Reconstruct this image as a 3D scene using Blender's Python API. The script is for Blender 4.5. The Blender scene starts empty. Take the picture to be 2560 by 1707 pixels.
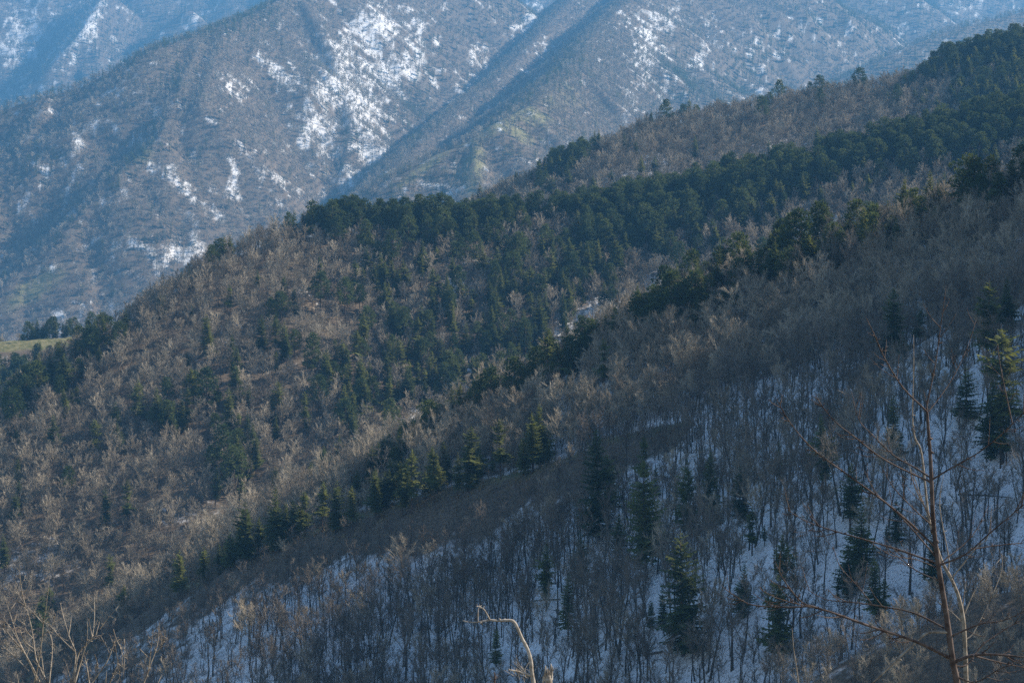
import bpy, math, random
import numpy as np
from mathutils import Vector
rad = math.radians
rng = np.random.default_rng(7)
random.seed(7)
S = bpy.context.scene
C = S.collection

# ------------------------------------------------------------------ camera, sky, sun, exposure
FOC = 4266.7                      # focal length in photograph pixels (60 mm on 36 mm, 2560 px wide)
PITCH = rad(-2.0)
cam_d = bpy.data.cameras.new('camera'); cam = bpy.data.objects.new('camera', cam_d); C.objects.link(cam)
cam_d.lens = 60; cam_d.sensor_width = 36; cam_d.clip_start = 0.1; cam_d.clip_end = 20000
cam.location = (0, 0, 0); cam.rotation_euler = (rad(90) + PITCH, 0, 0)
S.camera = cam
SUN_AZ, SUN_EL = 72.0, 35.0       # azimuth from +Y (view direction) towards +X
w = bpy.data.worlds.new('World'); S.world = w; w.use_nodes = True
wn = w.node_tree.nodes; wl = w.node_tree.links
sky = wn.new('ShaderNodeTexSky'); sky.sky_type = 'NISHITA'; sky.sun_disc = False
sky.sun_elevation = rad(SUN_EL); sky.sun_rotation = rad(SUN_AZ); sky.altitude = 900
sky.air_density = 1.0; sky.dust_density = 1.3; sky.ozone_density = 1.0
wl.new(sky.outputs[0], wn['Background'].inputs[0]); wn['Background'].inputs[1].default_value = 0.074
sl = bpy.data.lights.new('sun', 'SUN'); sl.energy = 5.0; sl.angle = rad(0.55); sl.color = (1.0, 0.89, 0.75)
so = bpy.data.objects.new('sun', sl); C.objects.link(so)
sdir = Vector((math.sin(rad(SUN_AZ)) * math.cos(rad(SUN_EL)), math.cos(rad(SUN_AZ)) * math.cos(rad(SUN_EL)), math.sin(rad(SUN_EL))))
so.rotation_euler = sdir.to_track_quat('Z', 'Y').to_euler(); so.location = (300, 100, 300)
S.view_settings.view_transform = 'Standard'; S.view_settings.look = 'None'
S.view_settings.exposure = 1.35; S.view_settings.gamma = 1.0; S.view_settings.use_curve_mapping = False
cy = S.cycles
cy.use_denoising = False; cy.max_bounces = 4; cy.diffuse_bounces = 2; cy.glossy_bounces = 1; cy.transmission_bounces = 2
cy.volume_bounces = 0; cy.transparent_max_bounces = 4; cy.caustics_reflective = False; cy.caustics_refractive = False
HAZE_DENSITY = 1 / 8000.0
HAZE_COLOR = (0.14, 0.44, 0.86)

# ------------------------------------------------------------------ pixel <-> direction
cp, sp = math.cos(PITCH), math.sin(PITCH)
def ray(px, py):
    """slope of the view ray through a photograph pixel: x and z per metre of depth (y)"""
    u = (np.asarray(px, float) - 1280) / FOC; v = (853.5 - np.asarray(py, float)) / FOC
    yy = cp - v * sp; zz = sp + v * cp
    return u / yy, zz / yy
def at(px, py, D):
    a, b = ray(px, py); return Vector((float(a) * D, D, float(b) * D))
def project(x, y, z):
    yc = y * cp + z * sp; zc = -y * sp + z * cp
    return 1280 + FOC * x / yc, 853.5 - FOC * zc / yc

# ------------------------------------------------------------------ noise
def _hash(ix, iy, seed):
    h = (ix.astype(np.int64) * 374761393 + iy.astype(np.int64) * 668265263 + seed * 974634777) & 0xffffffff
    h = ((h ^ (h >> 13)) * 1274126177) & 0xffffffff
    return ((h ^ (h >> 16)) & 0xffff) / 65535.0
def vnoise(x, y, seed=0):
    ix = np.floor(x); iy = np.floor(y); fx = x - ix; fy = y - iy
    fx = fx * fx * (3 - 2 * fx); fy = fy * fy * (3 - 2 * fy)
    a = _hash(ix, iy, seed); b = _hash(ix + 1, iy, seed); c = _hash(ix, iy + 1, seed); d = _hash(ix + 1, iy + 1, seed)
    return (a * (1 - fx) + b * fx) * (1 - fy) + (c * (1 - fx) + d * fx) * fy
def fbm(x, y, octs=4, seed=0):
    r = 0; a = 0.5; t = 0
    for o in range(octs):
        r = r + a * vnoise(x * 2 ** o + 17.3 * o, y * 2 ** o - 9.1 * o, seed + o); t += a; a *= 0.5
    return r / t * 2 - 1
def sstep(a, b, x):
    t = np.clip((x - a) / (b - a), 0, 1); return t * t * (3 - 2 * t)

# ------------------------------------------------------------------ terrain: ridges with flanks
# each ridge: layer name, crest (photo pixel, pixel, depth in m), flank slope, crest rounding
LAYERS = ['foreground_hillside', 'near_spur', 'near_hillside', 'middle_hillside', 'side_ridge', 'upper_hillside', 'far_mountain', 'back_mountain']
RIDGES = []   # (layer index, pts Nx3, slope, rounding)
def ridge(layer, pts, slope, rnd=6.0, back=None):
    P = np.array([tuple(at(a, b, d)) for a, b, d in pts]); RIDGES.append((LAYERS.index(layer), P, slope, rnd, back))
def ridge_xyz(layer, pts, slope, rnd=6.0):
    RIDGES.append((LAYERS.index(layer), np.array(pts, float), slope, rnd, None))

def seg_eval(x, y, P, slope, rnd, back=None):
    best = np.full(x.shape, -1e9); bd = np.zeros(x.shape)
    for i in range(len(P) - 1):
        a = P[i]; b = P[i + 1]; dx, dy = b[0] - a[0], b[1] - a[1]; L2 = dx * dx + dy * dy + 1e-9
        t = np.clip(((x - a[0]) * dx + (y - a[1]) * dy) / L2, 0, 1)
        d = np.hypot(x - a[0] - t * dx, y - a[1] - t * dy)
        s_ = slope if back is None else np.where(dx * (y - a[1]) - dy * (x - a[0]) > 0, back, slope)
        h = a[2] + t * (b[2] - a[2]) - s_ * (np.sqrt(d * d + rnd * rnd) - rnd)
        m = h > best; best = np.where(m, h, best); bd = np.where(m, d, bd)
    return best, bd
def terrain(x, y, detail=True):
    """height, layer, distance from crest"""
    x = np.asarray(x, float); y = np.asarray(y, float)
    z = np.full(x.shape, -230.0); lay = np.full(x.shape, LAYERS.index('near_hillside')); dist = np.full(x.shape, 500.0)
    n1 = np.where(np.hypot(x, y) < 1700, fbm(x / 140, y / 140, 4, 3), fbm(x / 210, y / 210, 4, 3))
    for k, P, sl_, rnd, back in RIDGES:
        far = LAYERS[k] in ('far_mountain', 'back_mountain')
        h, d = seg_eval(x, y, P, sl_, rnd, back)
        if detail:
            amp = 0.30 if far else 0.16
            h = h + np.minimum(d, 390 if far else 90) * sl_ * amp * n1 * (1.2 if far else 1.0)
        m = h > z; z = np.where(m, h, z); lay = np.where(m, k, lay); dist = np.where(m, d, dist)
    if detail:
        Dd = np.hypot(x, y)
        z = z + fbm(x / 34, y / 34, 3, 11) * np.clip(Dd / 500, 0.02, 1.6) * np.clip(dist / 40, 0.15, 1) * 2.2
        z = z + fbm(x / 9, y / 9, 2, 21) * 0.35 * np.clip(Dd / 100, 0.1, 1)
    return z, lay, dist
def cast(px, py, d0, d1, extra=0.0, detail=False, n=700):
    """depth at which the ray through a pixel first meets the ground (plus extra) between d0 and d1"""
    a, b = ray(px, py); D = np.linspace(d0, d1, n)
    z, _, _ = terrain(a * D, D, detail); f = b * D - (z + extra)
    i = np.argmax(f < 0)
    return float(D[i]) if f[i] < 0 else None
def rib(layer, pts, d0, d1, slope, rnd=8.0):
    """a rib standing proud of the slopes built so far; pts (px, py, proudness in m)"""
    out = []
    for i, (px, py, p) in enumerate(pts):
        D = cast(px, py, d0, d1, p * (.15 if i == len(pts) - 1 else 1.6 if layer == 'far_mountain' else 1.1))
        if D: out.append(tuple(at(px, py, D)))
    if len(out) > 1: RIDGES.append((LAYERS.index(layer), np.array(out), slope, rnd, None))

ridge_xyz('back_mountain', [(-5700, 9450, 1860), (-2400, 8900, 1755), (0, 8850, 1795), (2400, 8900, 1740), (5700, 9450, 1860)], 0.50, 80)
rib('back_mountain', [(330, -220, 108), (265, -20, 108), (205, 80, 122), (130, 165, 108), (10, 265, 81)], 4860, 9315, 0.75)
rib('back_mountain', [(620, -200, 81), (470, 20, 108), (330, 130, 94)], 4860, 9315, 0.8)
rib('back_mountain', [(-60, -200, 81), (-130, 20, 108), (-240, 200, 94)], 4860, 9315, 0.8)
rib('back_mountain', [(1130, -200, 81), (1010, -30, 108), (960, 60, 54)], 4860, 9315, 0.8)
rib('back_mountain', [(1960, -200, 108), (1830, 0, 122), (1700, 130, 81), (1640, 230, 54)], 4860, 9315, 0.8)
rib('back_mountain', [(2560, -150, 108), (2330, -10, 122), (2190, 90, 81)], 4860, 9315, 0.8)
rib('back_mountain', [(2900, -150, 108), (2700, 0, 122), (2560, 60, 81)], 4860, 9315, 0.8)
ridge('far_mountain', [(-900, 560, 3375), (-100, 300, 3570), (0, 275, 3600), (200, 218, 3660), (380, 128, 3735), (550, 68, 4020), (650, 28, 4275), (800, -60, 4725), (1000, -200, 5550)], 0.72, 15)
ridge('far_mountain', [(760, 600, 2700), (820, 565, 2775), (880, 525, 2820), (1000, 440, 2895), (1100, 385, 2970), (1190, 345, 3030), (1240, 310, 3068), (1330, 262, 3240), (1420, 165, 3750), (1500, 70, 4275), (1600, -30, 4875), (1800, -200, 5850)], 0.74, 12)
ridge('far_mountain', [(900, 505, 3090), (1000, 405, 3390), (1130, 282, 3840), (1280, 160, 4440), (1400, 30, 5175), (1500, -80, 5850)], 0.8, 15)
ridge('far_mountain', [(1560, 370, 4950), (1640, 305, 5250), (1800, 192, 5775), (1960, 82, 6225), (2080, 20, 6450), (2200, -60, 6750)], 0.72, 18)
ridge('far_mountain', [(1800, 330, 4125), (1900, 280, 4275), (2040, 228, 4425), (2230, 135, 4650), (2380, 75, 4875), (2560, 30, 5100), (2900, -60, 5400), (3400, -160, 5550)], 0.72, 12)
rib('far_mountain', [(500, 105, 9), (450, 220, 24), (400, 345, 33), (300, 430, 39), (170, 570, 39), (40, 690, 36), (-160, 840, 30)], 2250, 5700, 0.85)
rib('far_mountain', [(120, 245, 9), (60, 380, 21), (-40, 480, 27), (-160, 600, 27)], 2250, 5700, 0.85)
rib('far_mountain', [(560, 72, 8), (500, 250, 15), (610, 360, 18), (720, 450, 18)], 2250, 5700, 0.8)
rib('far_mountain', [(760, 0, 9), (830, 130, 14), (880, 300, 14), (860, 430, 12)], 2250, 5850, 0.75)
rib('far_mountain', [(1190, 346, 4), (1185, 430, 18), (1215, 530, 21), (1240, 600, 15)], 2250, 3600, 0.85)
rib('far_mountain', [(1320, 268, 4), (1400, 350, 12), (1450, 430, 14)], 2250, 3600, 0.85)
rib('far_mountain', [(1430, 160, 4), (1540, 260, 12), (1600, 330, 12)], 2250, 5100, 0.85)
ridge('side_ridge', [(-700, 890, 1090), (-50, 858, 1120), (100, 846, 1130), (230, 838, 1140), (400, 832, 1160), (600, 870, 1200), (900, 980, 1240)], 0.62, 5)
ridge('upper_hillside', [(800, 820, 1080), (1100, 640, 1140), (1250, 545, 1180), (1370, 478, 1200), (1500, 400, 1230), (1650, 322, 1260), (1900, 275, 1280), (2100, 243, 1290), (2300, 205, 1300), (2400, 165, 1300), (2560, 120, 1300), (3000, 20, 1300), (3500, -80, 1290)], 0.48, 8)
ridge('middle_hillside', [(-800, 1640, 640), (-300, 1440, 690), (0, 1190, 728), (130, 1082, 750), (260, 978, 775), (330, 908, 792), (400, 824, 810), (460, 730, 826), (540, 672, 846), (590, 640, 858), (700, 602, 874), (850, 588, 888), (1000, 582, 900), (1200, 585, 910), (1310, 580, 915), (1360, 568, 920), (1500, 548, 930), (1650, 522, 940), (1850, 475, 950), (2000, 445, 955), (2150, 405, 960), (2300, 365, 965), (2560, 305, 975), (3000, 205, 990), (3500, 110, 1000)], 0.62, 8, 1.15)
ridge('near_hillside', [(600, 1480, 640), (800, 1300, 605), (930, 1200, 588), (1060, 1115, 572), (1180, 1045, 561), (1300, 988, 551), (1420, 925, 541), (1560, 852, 531), (1650, 802, 525), (1750, 757, 520), (1900, 712, 512), (2050, 667, 505), (2200, 617, 498), (2350, 562, 490), (2560, 482, 480), (2900, 372, 460), (3500, 200, 430)], 0.58, 6)
ridge('near_hillside', [(-800, 2120, 620), (-300, 1870, 560), (60, 1695, 522), (250, 1608, 505), (500, 1455, 490), (700, 1358, 478), (900, 1283, 468), (1100, 1222, 460), (1330, 1172, 450), (1560, 1090, 440), (1750, 1045, 432), (1950, 985, 424), (2200, 900, 412), (2400, 815, 396), (2560, 720, 382), (2900, 570, 360), (3500, 330, 330)], 0.72, 6)
ridge_xyz('near_hillside', [(236, 430, 140), (264, 440, 185), (330, 470, 240), (440, 520, 300)], 1.45, 6)  # steep summit added out of view at right to shade the near slope
ridge('near_spur', [(1700, 1960, 285), (1900, 1800, 280), (2100, 1672, 270), (2300, 1590, 262), (2560, 1480, 255), (2900, 1360, 245), (3500, 1180, 230)], 0.7, 6)
ridge_xyz('foreground_hillside', [(-400, -20, -8), (-60, -1, -1.75), (0, -1, -1.7), (60, -1, -1.4), (400, 0, 10)], 0.5, 5)

# polar grid mesh
AZ = np.radians(np.linspace(-25, 36, 740))
Dl = [1.5]
while Dl[-1] < 9900: Dl.append(Dl[-1] * (1.035 if Dl[-1] < 200 else 1.0052))
Dr = np.array(Dl)
TA = np.tan(AZ)
GY = np.repeat(Dr[None, :], len(AZ), 0); GX = TA[:, None] * GY
GZ, GL, GD = terrain(GX, GY)
EL = np.maximum.accumulate(GZ / GY, axis=1)      # horizon seen from the camera
def hidden(x, y, top, margin):
    ia = np.clip(np.rint((np.arctan2(x, y) - AZ[0]) / (AZ[1] - AZ[0])).astype(int), 0, len(AZ) - 1)
    j = np.clip(np.searchsorted(Dr, y - 10) - 1, 0, len(Dr) - 1)
    return top / y < EL[ia, j] - margin

# depth of the near crest, by column
R1A = (np.array([-800, -300, 60, 250, 500, 700, 900, 1100, 1330, 1560, 1750, 1950, 2200, 2400, 2560, 2900, 3500.]), np.array([620, 560, 522, 505, 490, 478, 468, 460, 450, 440, 432, 424, 412, 396, 382, 360, 330.]))

# ------------------------------------------------------------------ ground cover fields, authored where the slopes show them
def blob(px, py, items):
    r = np.zeros(np.shape(px))
    for cx, cy_, rx, ry, ang, val in items:
        c, s = math.cos(rad(ang)), math.sin(rad(ang)); dx = px - cx; dy = py - cy_
        u = (dx * c + dy * s) / rx; v = (-dx * s + dy * c) / ry
        r = np.maximum(r, val * np.exp(-(u * u + v * v) * 1.1))
    return r
FAR_SNOW = [(930, 70, 95, 60, -10, 1), (840, 190, 70, 110, 20, 1), (900, 270, 90, 110, 0, 1), (800, 330, 60, 90, -30, .9), (930, 380, 60, 90, 0, .95), (870, 455, 45, 60, 10, .85), (950, 185, 110, 90, 0, .85), (720, 190, 70, 40, 35, .75), (1030, 150, 70, 110, 10, .7),
            (580, 215, 50, 50, 30, .75), (450, 470, 75, 20, 35, 1), (515, 520, 40, 18, 40, .8), (590, 480, 24, 50, -10, .95), (720, 465, 75, 13, 35, .8), (800, 480, 20, 40, 0, .7), (190, 340, 30, 15, 20, .8), (270, 300, 60, 60, 0, .35),
            (360, 250, 70, 40, 20, .4), (230, 690, 70, 45, 20, .55), (170, 790, 40, 40, 0, .6), (370, 640, 120, 60, 0, .5), (470, 620, 60, 60, 0, .5), (150, 520, 25, 60, 20, .4),
            (1320, 50, 60, 25, -50, .75), (1200, 120, 70, 25, -45, .55), (1190, 190, 90, 22, -40, .6), (1150, 240, 50, 25, -40, .45), (1340, 130, 60, 30, -40, .45), (1350, 190, 30, 14, -40, .5), (1230, 260, 60, 20, -40, .35),
            (1620, 130, 50, 120, 5, .8), (1590, 240, 25, 60, 0, .65), (1660, 60, 60, 60, 0, .6), (1680, 200, 40, 90, 0, .6), (1760, 130, 40, 70, 20, .5), (1560, 290, 25, 25, 0, .5), (1310, 400, 25, 12, 30, .6), (1360, 430, 30, 30, 0, .6), (1120, 505, 25, 50, 20, .8), (1100, 470, 30, 60, 10, .35),
            (60, 90, 60, 150, 15, .75), (225, 60, 22, 70, 28, 1), (160, 130, 35, 60, 30, .7), (500, 40, 80, 20, -40, .55), (420, 90, 50, 16, -40, .5), (1880, 110, 60, 60, 0, .5), (2020, 60, 60, 60, 0, .4), (2250, 110, 20, 50, 20, .45), (2400, 30, 70, 40, 0, .4), (1920, 200, 30, 90, 10, .4)]
FAR_CONIF = [(200, 205, 260, 14, -20, .9), (460, 95, 180, 14, -25, .7), (430, 215, 50, 35, 20, .7), (350, 400, 55, 22, -40, .9), (300, 455, 40, 20, -40, .7), (600, 30, 200, 60, -20, .75), (380, 70, 160, 60, -25, .85), (250, 120, 120, 60, -25, .85), (60, 200, 80, 50, -20, .7), (700, 10, 120, 40, 0, .5),
             (1250, 30, 120, 60, -30, .7), (1070, 200, 60, 90, 20, .6), (1040, 280, 40, 80, 20, .6), (1400, 190, 50, 40, 0, .45), (1440, 170, 60, 60, 0, .35), (1330, 240, 40, 40, 0, .4), (1700, 180, 50, 100, 0, .8), (1720, 190, 30, 80, 0, .9),
             (1900, 150, 200, 60, -40, .95), (1830, 240, 120, 60, -30, .8), (2050, 60, 140, 50, -20, .9), (2250, 60, 200, 60, -20, .8), (2350, 150, 220, 60, -20, .95), (2150, 200, 120, 40, -30, .7), (1270, 390, 30, 22, 0, .7), (1100, 450, 60, 40, -30, .5), (1000, 480, 80, 40, -35, .4), (870, 335, 40, 20, 20, .6), (880, 390, 30, 30, 0, .4), (330, 600, 120, 60, 0, .2), (90, 400, 90, 60, 0, .35)]
FAR_GRASS = [(1230, 320, 100, 22, -25, 1), (1180, 420, 40, 100, 10, .8), (1330, 290, 70, 30, 20, .9), (1290, 330, 70, 20, 35, .9), (1060, 420, 120, 14, -35, .9), (1400, 250, 100, 60, 0, .5), (360, 380, 50, 40, 0, .6), (500, 420, 90, 30, 35, .35), (90, 720, 120, 40, -30, .8)]
MID_CONIF = [(620, 575, 55, 26, -20, 1), (730, 560, 70, 26, 0, 1), (870, 570, 120, 30, 0, 1), (1010, 575, 100, 40, 0, 1), (1130, 590, 90, 45, 0, 1), (1250, 570, 80, 30, 0, .95), (1400, 520, 90, 45, 0, 1.1), (1550, 530, 140, 55, 0, 1.1), (1720, 520, 140, 60, -15, 1.2), (1900, 470, 150, 60, -15, 1.2), (2060, 440, 130, 55, -15, 1.1), (2200, 400, 120, 60, -20, 1.0), (2450, 330, 150, 90, -20, 1), (1600, 610, 160, 60, 0, .6), (1500, 650, 140, 50, 0, .4), (1850, 560, 120, 50, 0, .5),
             (1280, 740, 130, 70, 0, .42), (950, 720, 80, 70, 0, .25), (1110, 790, 90, 80, 0, .55), (1270, 860, 130, 90, 0, .5), (1000, 910, 110, 80, 0, .45), (1120, 1000, 110, 60, 0, .4), (900, 1010, 90, 60, 0, .5), (1430, 720, 110, 80, 0, .5), (600, 1170, 90, 90, 30, .22), (420, 1040, 90, 40, 0, .22), (700, 880, 60, 60, 0, .15), (60, 1030, 120, 40, -35, .4), (200, 930, 80, 22, -40, .4)]
def far_cover(px, py, x, y):
    return blob(px, py, FAR_SNOW), blob(px, py, FAR_CONIF), blob(px, py, FAR_GRASS)
def cover(x, y, z, lay, dist):
    """snow, grass cover per point"""
    px, py = project(x, y, z)
    n = fbm(x / 25, y / 25, 4, 31); n2 = fbm(x / 90, y / 90, 3, 41)
    snow = np.zeros(x.shape); grass = np.zeros(x.shape)
    L = lambda s: lay == LAYERS.index(s)
    m = L('near_hillside')
    s = sstep(8, 30, dist) * (.8 + .2 * sstep(1000, 2000, px)) + 0.5 * n + 0.2 * n2 - .5 * sstep(42, 18, dist) * sstep(1700, 1300, px)
    s = s * (0.45 + 0.55 * sstep(250, 700, px)) + 0.15
    s = s - .55 * sstep(4, 14, y - np.interp(px, *R1A)) * sstep(2250, 1950, px)
    snow = np.where(m, s, snow); grass = np.where(m, sstep(10, 2, dist) * (0.6 + 0.7 * n), grass)
    m = L('near_spur'); snow = np.where(m, 0.30 + 0.4 * n, snow)
    m = L('middle_hillside'); s = 0.24 - 0.16 * sstep(800, 500, px) + 0.12 * sstep(60, 220, dist) + 0.5 * n + 0.2 * n2
    s = s + blob(px, py, [(1000, 1120, 160, 70, -40, .8), (760, 1280, 130, 60, -25, .8), (1190, 950, 90, 90, -30, .4), (1660, 730, 60, 40, 0, .5), (2080, 580, 90, 40, 0, .5), (1420, 840, 90, 60, -30, .35)])
    snow = np.where(m, s - 0.5 * sstep(30, 5, dist), snow); grass = np.where(m, 0.15 + 0.2 * n, grass)
    m = L('upper_hillside'); snow = np.where(m, 0.30 + 0.45 * n - 0.4 * sstep(60, 10, dist), snow); grass = np.where(m, sstep(14, 2, dist) * .7, grass)
    m = L('side_ridge'); snow = np.where(m, 0.2 + 0.4 * n - 0.5 * sstep(20, 5, dist), snow); grass = np.where(m, sstep(16, 8, dist) * 1.2, grass)
    fs, fc, fg = far_cover(px, py, x, y)
    m = L('far_mountain') | L('back_mountain')
    base = np.where(L('back_mountain'), 0.22, 0.10)
    s = np.maximum(base + 0.4 * n, fs * 0.67 + 0.10 + (0.55 * n + 0.5 * fbm(x / 11, y / 11, 3, 35)) * (1.1 - fs * 0.5))
    snow = np.where(m, np.minimum(s, .66), snow); grass = np.where(m, fg + .25 * n, grass)
    m = L('foreground_hillside'); snow = np.where(m, 0.25 + 0.5 * n, snow); grass = np.where(m, .5 + .3 * n, grass)
    return np.clip(snow, 0, 1), np.clip(grass, 0, 1)

# ------------------------------------------------------------------ materials
def new_mat(name):
    m = bpy.data.materials.new(name); m.use_nodes = True; nt = m.node_tree; b = nt.nodes['Principled BSDF']
    b.inputs['Specular IOR Level'].default_value = 0.15; b.inputs['Roughness'].default_value = 0.85
    return m, nt, b
def noise(nt, scale, detail=4, rough=0.6):
    tc = nt.nodes.get('tc') or nt.nodes.new('ShaderNodeTexCoord'); tc.name = 'tc'
    n = nt.nodes.new('ShaderNodeTexNoise'); n.inputs['Scale'].default_value = scale; n.inputs['Detail'].default_value = detail; n.inputs['Roughness'].default_value = rough
    nt.links.new(tc.outputs['Object'], n.inputs['Vector']); return n
def mixc(nt, fac, a, b):
    m = nt.nodes.new('ShaderNodeMix'); m.data_type = 'RGBA'
    for sock, v in ((m.inputs[0], fac), (m.inputs[6], a), (m.inputs[7], b)):
        if hasattr(v, 'links') or hasattr(v, 'is_linked'): nt.links.new(v, sock)
        elif isinstance(v, (int, float)): sock.default_value = v
        else: sock.default_value = (*v, 1)
    return m.outputs[2]
def ramp(nt, inp, a, b):
    r = nt.nodes.new('ShaderNodeMapRange'); r.interpolation_type = 'SMOOTHSTEP'; r.inputs[1].default_value = a; r.inputs[2].default_value = b
    nt.links.new(inp, r.inputs[0]); return r.outputs[0]
def math_n(nt, op, a, b):
    m = nt.nodes.new('ShaderNodeMath'); m.operation = op
    for s_, v in zip(m.inputs, (a, b)):
        if isinstance(v, (int, float)): s_.default_value = v
        else: nt.links.new(v, s_)
    return m.outputs[0]
def ground_material():
    m, nt, b = new_mat('ground')
    at_s = nt.nodes.new('ShaderNodeAttribute'); at_s.attribute_name = 'snow'
    at_g = nt.nodes.new('ShaderNodeAttribute'); at_g.attribute_name = 'grass'
    f1 = noise(nt, 0.35, 6, .65); f2 = noise(nt, 0.06, 4); f3 = noise(nt, 1.6, 3)
    litter = mixc(nt, ramp(nt, f3.outputs[0], .3, .7), (.07, .055, .041), (.19, .145, .10))
    grass = mixc(nt, ramp(nt, f1.outputs[0], .35, .65), (.095, .10, .036), (.23, .20, .10))
    col = mixc(nt, ramp(nt, math_n(nt, 'ADD', at_g.outputs['Fac'], math_n(nt, 'MULTIPLY', math_n(nt, 'SUBTRACT', f2.outputs[0], .5), .6)), .25, .7), litter, grass)
    sn = math_n(nt, 'ADD', at_s.outputs['Fac'], math_n(nt, 'MULTIPLY', math_n(nt, 'SUBTRACT', f1.outputs[0], .5), 1.1))
    spk = math_n(nt, 'MULTIPLY', ramp(nt, noise(nt, 2.3, 2).outputs[0], .54, .66), .75)
    col = mixc(nt, math_n(nt, 'MULTIPLY', ramp(nt, sn, .34, .72), math_n(nt, 'SUBTRACT', 1.0, spk)), col, mixc(nt, f2.outputs[0], (.78, .79, .80), (.86, .86, .87)))
    nt.links.new(col, b.inputs['Base Color']); return m
def plant_material(name, c0, c1, scale=1.2, trans=0.0, grain=0.35):
    m, nt, b = new_mat(name)
    oi = nt.nodes.new('ShaderNodeObjectInfo'); n = noise(nt, scale, 3)
    f = math_n(nt, 'ADD', math_n(nt, 'MULTIPLY', oi.outputs['Random'], 1 - grain), math_n(nt, 'MULTIPLY', ramp(nt, n.outputs[0], .3, .7), grain))
    col = mixc(nt, f, c0, c1); nt.links.new(col, b.inputs['Base Color'])
    if trans:
        t = nt.nodes.new('ShaderNodeBsdfTranslucent'); nt.links.new(col, t.inputs[0])
        mx = nt.nodes.new('ShaderNodeMixShader'); mx.inputs[0].default_value = trans
        nt.links.new(b.outputs[0], mx.inputs[1]); nt.links.new(t.outputs[0], mx.inputs[2])
        nt.links.new(mx.outputs[0], nt.nodes['Material Output'].inputs[0])
    return m
M_GROUND = ground_material()
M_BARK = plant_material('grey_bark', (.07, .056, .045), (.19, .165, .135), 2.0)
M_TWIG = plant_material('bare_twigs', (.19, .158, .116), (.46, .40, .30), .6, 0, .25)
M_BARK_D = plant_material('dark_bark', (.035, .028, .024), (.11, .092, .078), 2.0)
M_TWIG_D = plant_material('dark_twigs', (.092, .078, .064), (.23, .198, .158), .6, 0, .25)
M_FIR = plant_material('fir_needles', (.026, .050, .017), (.18, .19, .042), .9, .4, .45)
M_PINE = plant_material('pine_needles', (.024, .046, .019), (.105, .128, .034), .9, .35, .45)
M_CBARK = plant_material('conifer_bark', (.05, .035, .027), (.10, .075, .06), 2.0)
M_GRASS = plant_material('dry_grass', (.20, .15, .075), (.38, .31, .17), 3)
M_SAP = plant_material('reddish_sapling_bark', (.042, .029, .026), (.125, .098, .086), 30, 0, .9)
M_PALE = plant_material('pale_twig_bark', (.11, .09, .072), (.33, .29, .235), 40, 0, .8)
M_DEAD = plant_material('weathered_dead_wood', (.18, .148, .115), (.44, .40, .345), 26, 0, .9)
M_SNAG = plant_material('snag_wood', (.22, .19, .17), (.36, .33, .30), 4, 0, .8)

# ------------------------------------------------------------------ mesh helpers
class MB:
    def __init__(s): s.v = []; s.f = []; s.n = 0
    def add(s, v, f):
        s.v.append(np.asarray(v, float)); s.f += [tuple(i + s.n for i in q) for q in f]; s.n += len(v)
    def tube(s, pts, r, sides=4, tip=True):
        pts = [np.asarray(p, float) for p in pts]; n = len(pts); vs = []; fs = []
        for i, p in enumerate(pts):
            d = pts[min(i + 1, n - 1)] - pts[max(i - 1, 0)]; d /= np.linalg.norm(d) + 1e-9
            u = np.cross(d, (0.3, 0.9, 0.1) if abs(d[2]) > .8 else (0, 0, 1)); u /= np.linalg.norm(u) + 1e-9; v = np.cross(d, u)
            if i == n - 1 and tip: vs.append(p); break
            for k in range(sides):
                a = 2 * math.pi * k / sides; vs.append(p + r[i] * (math.cos(a) * u + math.sin(a) * v))
        for i in range(n - 1):
            for k in range(sides):
                k2 = (k + 1) % sides
                if i == n - 2 and tip: fs.append((i * sides + k, i * sides + k2, (n - 1) * sides))
                else: fs.append((i * sides + k, i * sides + k2, (i + 1) * sides + k2, (i + 1) * sides + k))
        s.add(vs, fs)
    def tri(s, a, b, c): s.add([a, b, c], [(0, 1, 2)])
    def mesh(s, name, mat, smooth=False):
        me = bpy.data.meshes.new(name); me.from_pydata(np.concatenate(s.v).tolist() if s.v else [], [], s.f)
        me.materials.append(mat)
        if smooth: me.polygons.foreach_set('use_smooth', [True] * len(me.polygons))
        me.update(); return me
def join_mesh(name, parts):
    """parts: (MB, material)"""
    vs = []; fs = []; mi = []; n = 0; me = bpy.data.meshes.new(name)
    for k, (b, m) in enumerate(parts):
        if not b.v: continue
        vs.append(np.concatenate(b.v)); fs += [tuple(i + n for i in q) for q in b.f]; mi += [k] * len(b.f); n += b.n
    me.from_pydata(np.concatenate(vs).tolist(), [], fs)
    for _, m in parts: me.materials.append(m)
    me.polygons.foreach_set('material_index', mi); me.update(); return me
def tag(o, label=None, cat=None, group=None, kind=None):
    if label: o['label'] = label
    if cat: o['category'] = cat
    if group: o['group'] = group
    if kind: o['kind'] = kind
    return o
def link(name, data, parent=None):
    o = bpy.data.objects.new(name, data); C.objects.link(o)
    if parent: o.parent = parent
    return o

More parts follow.
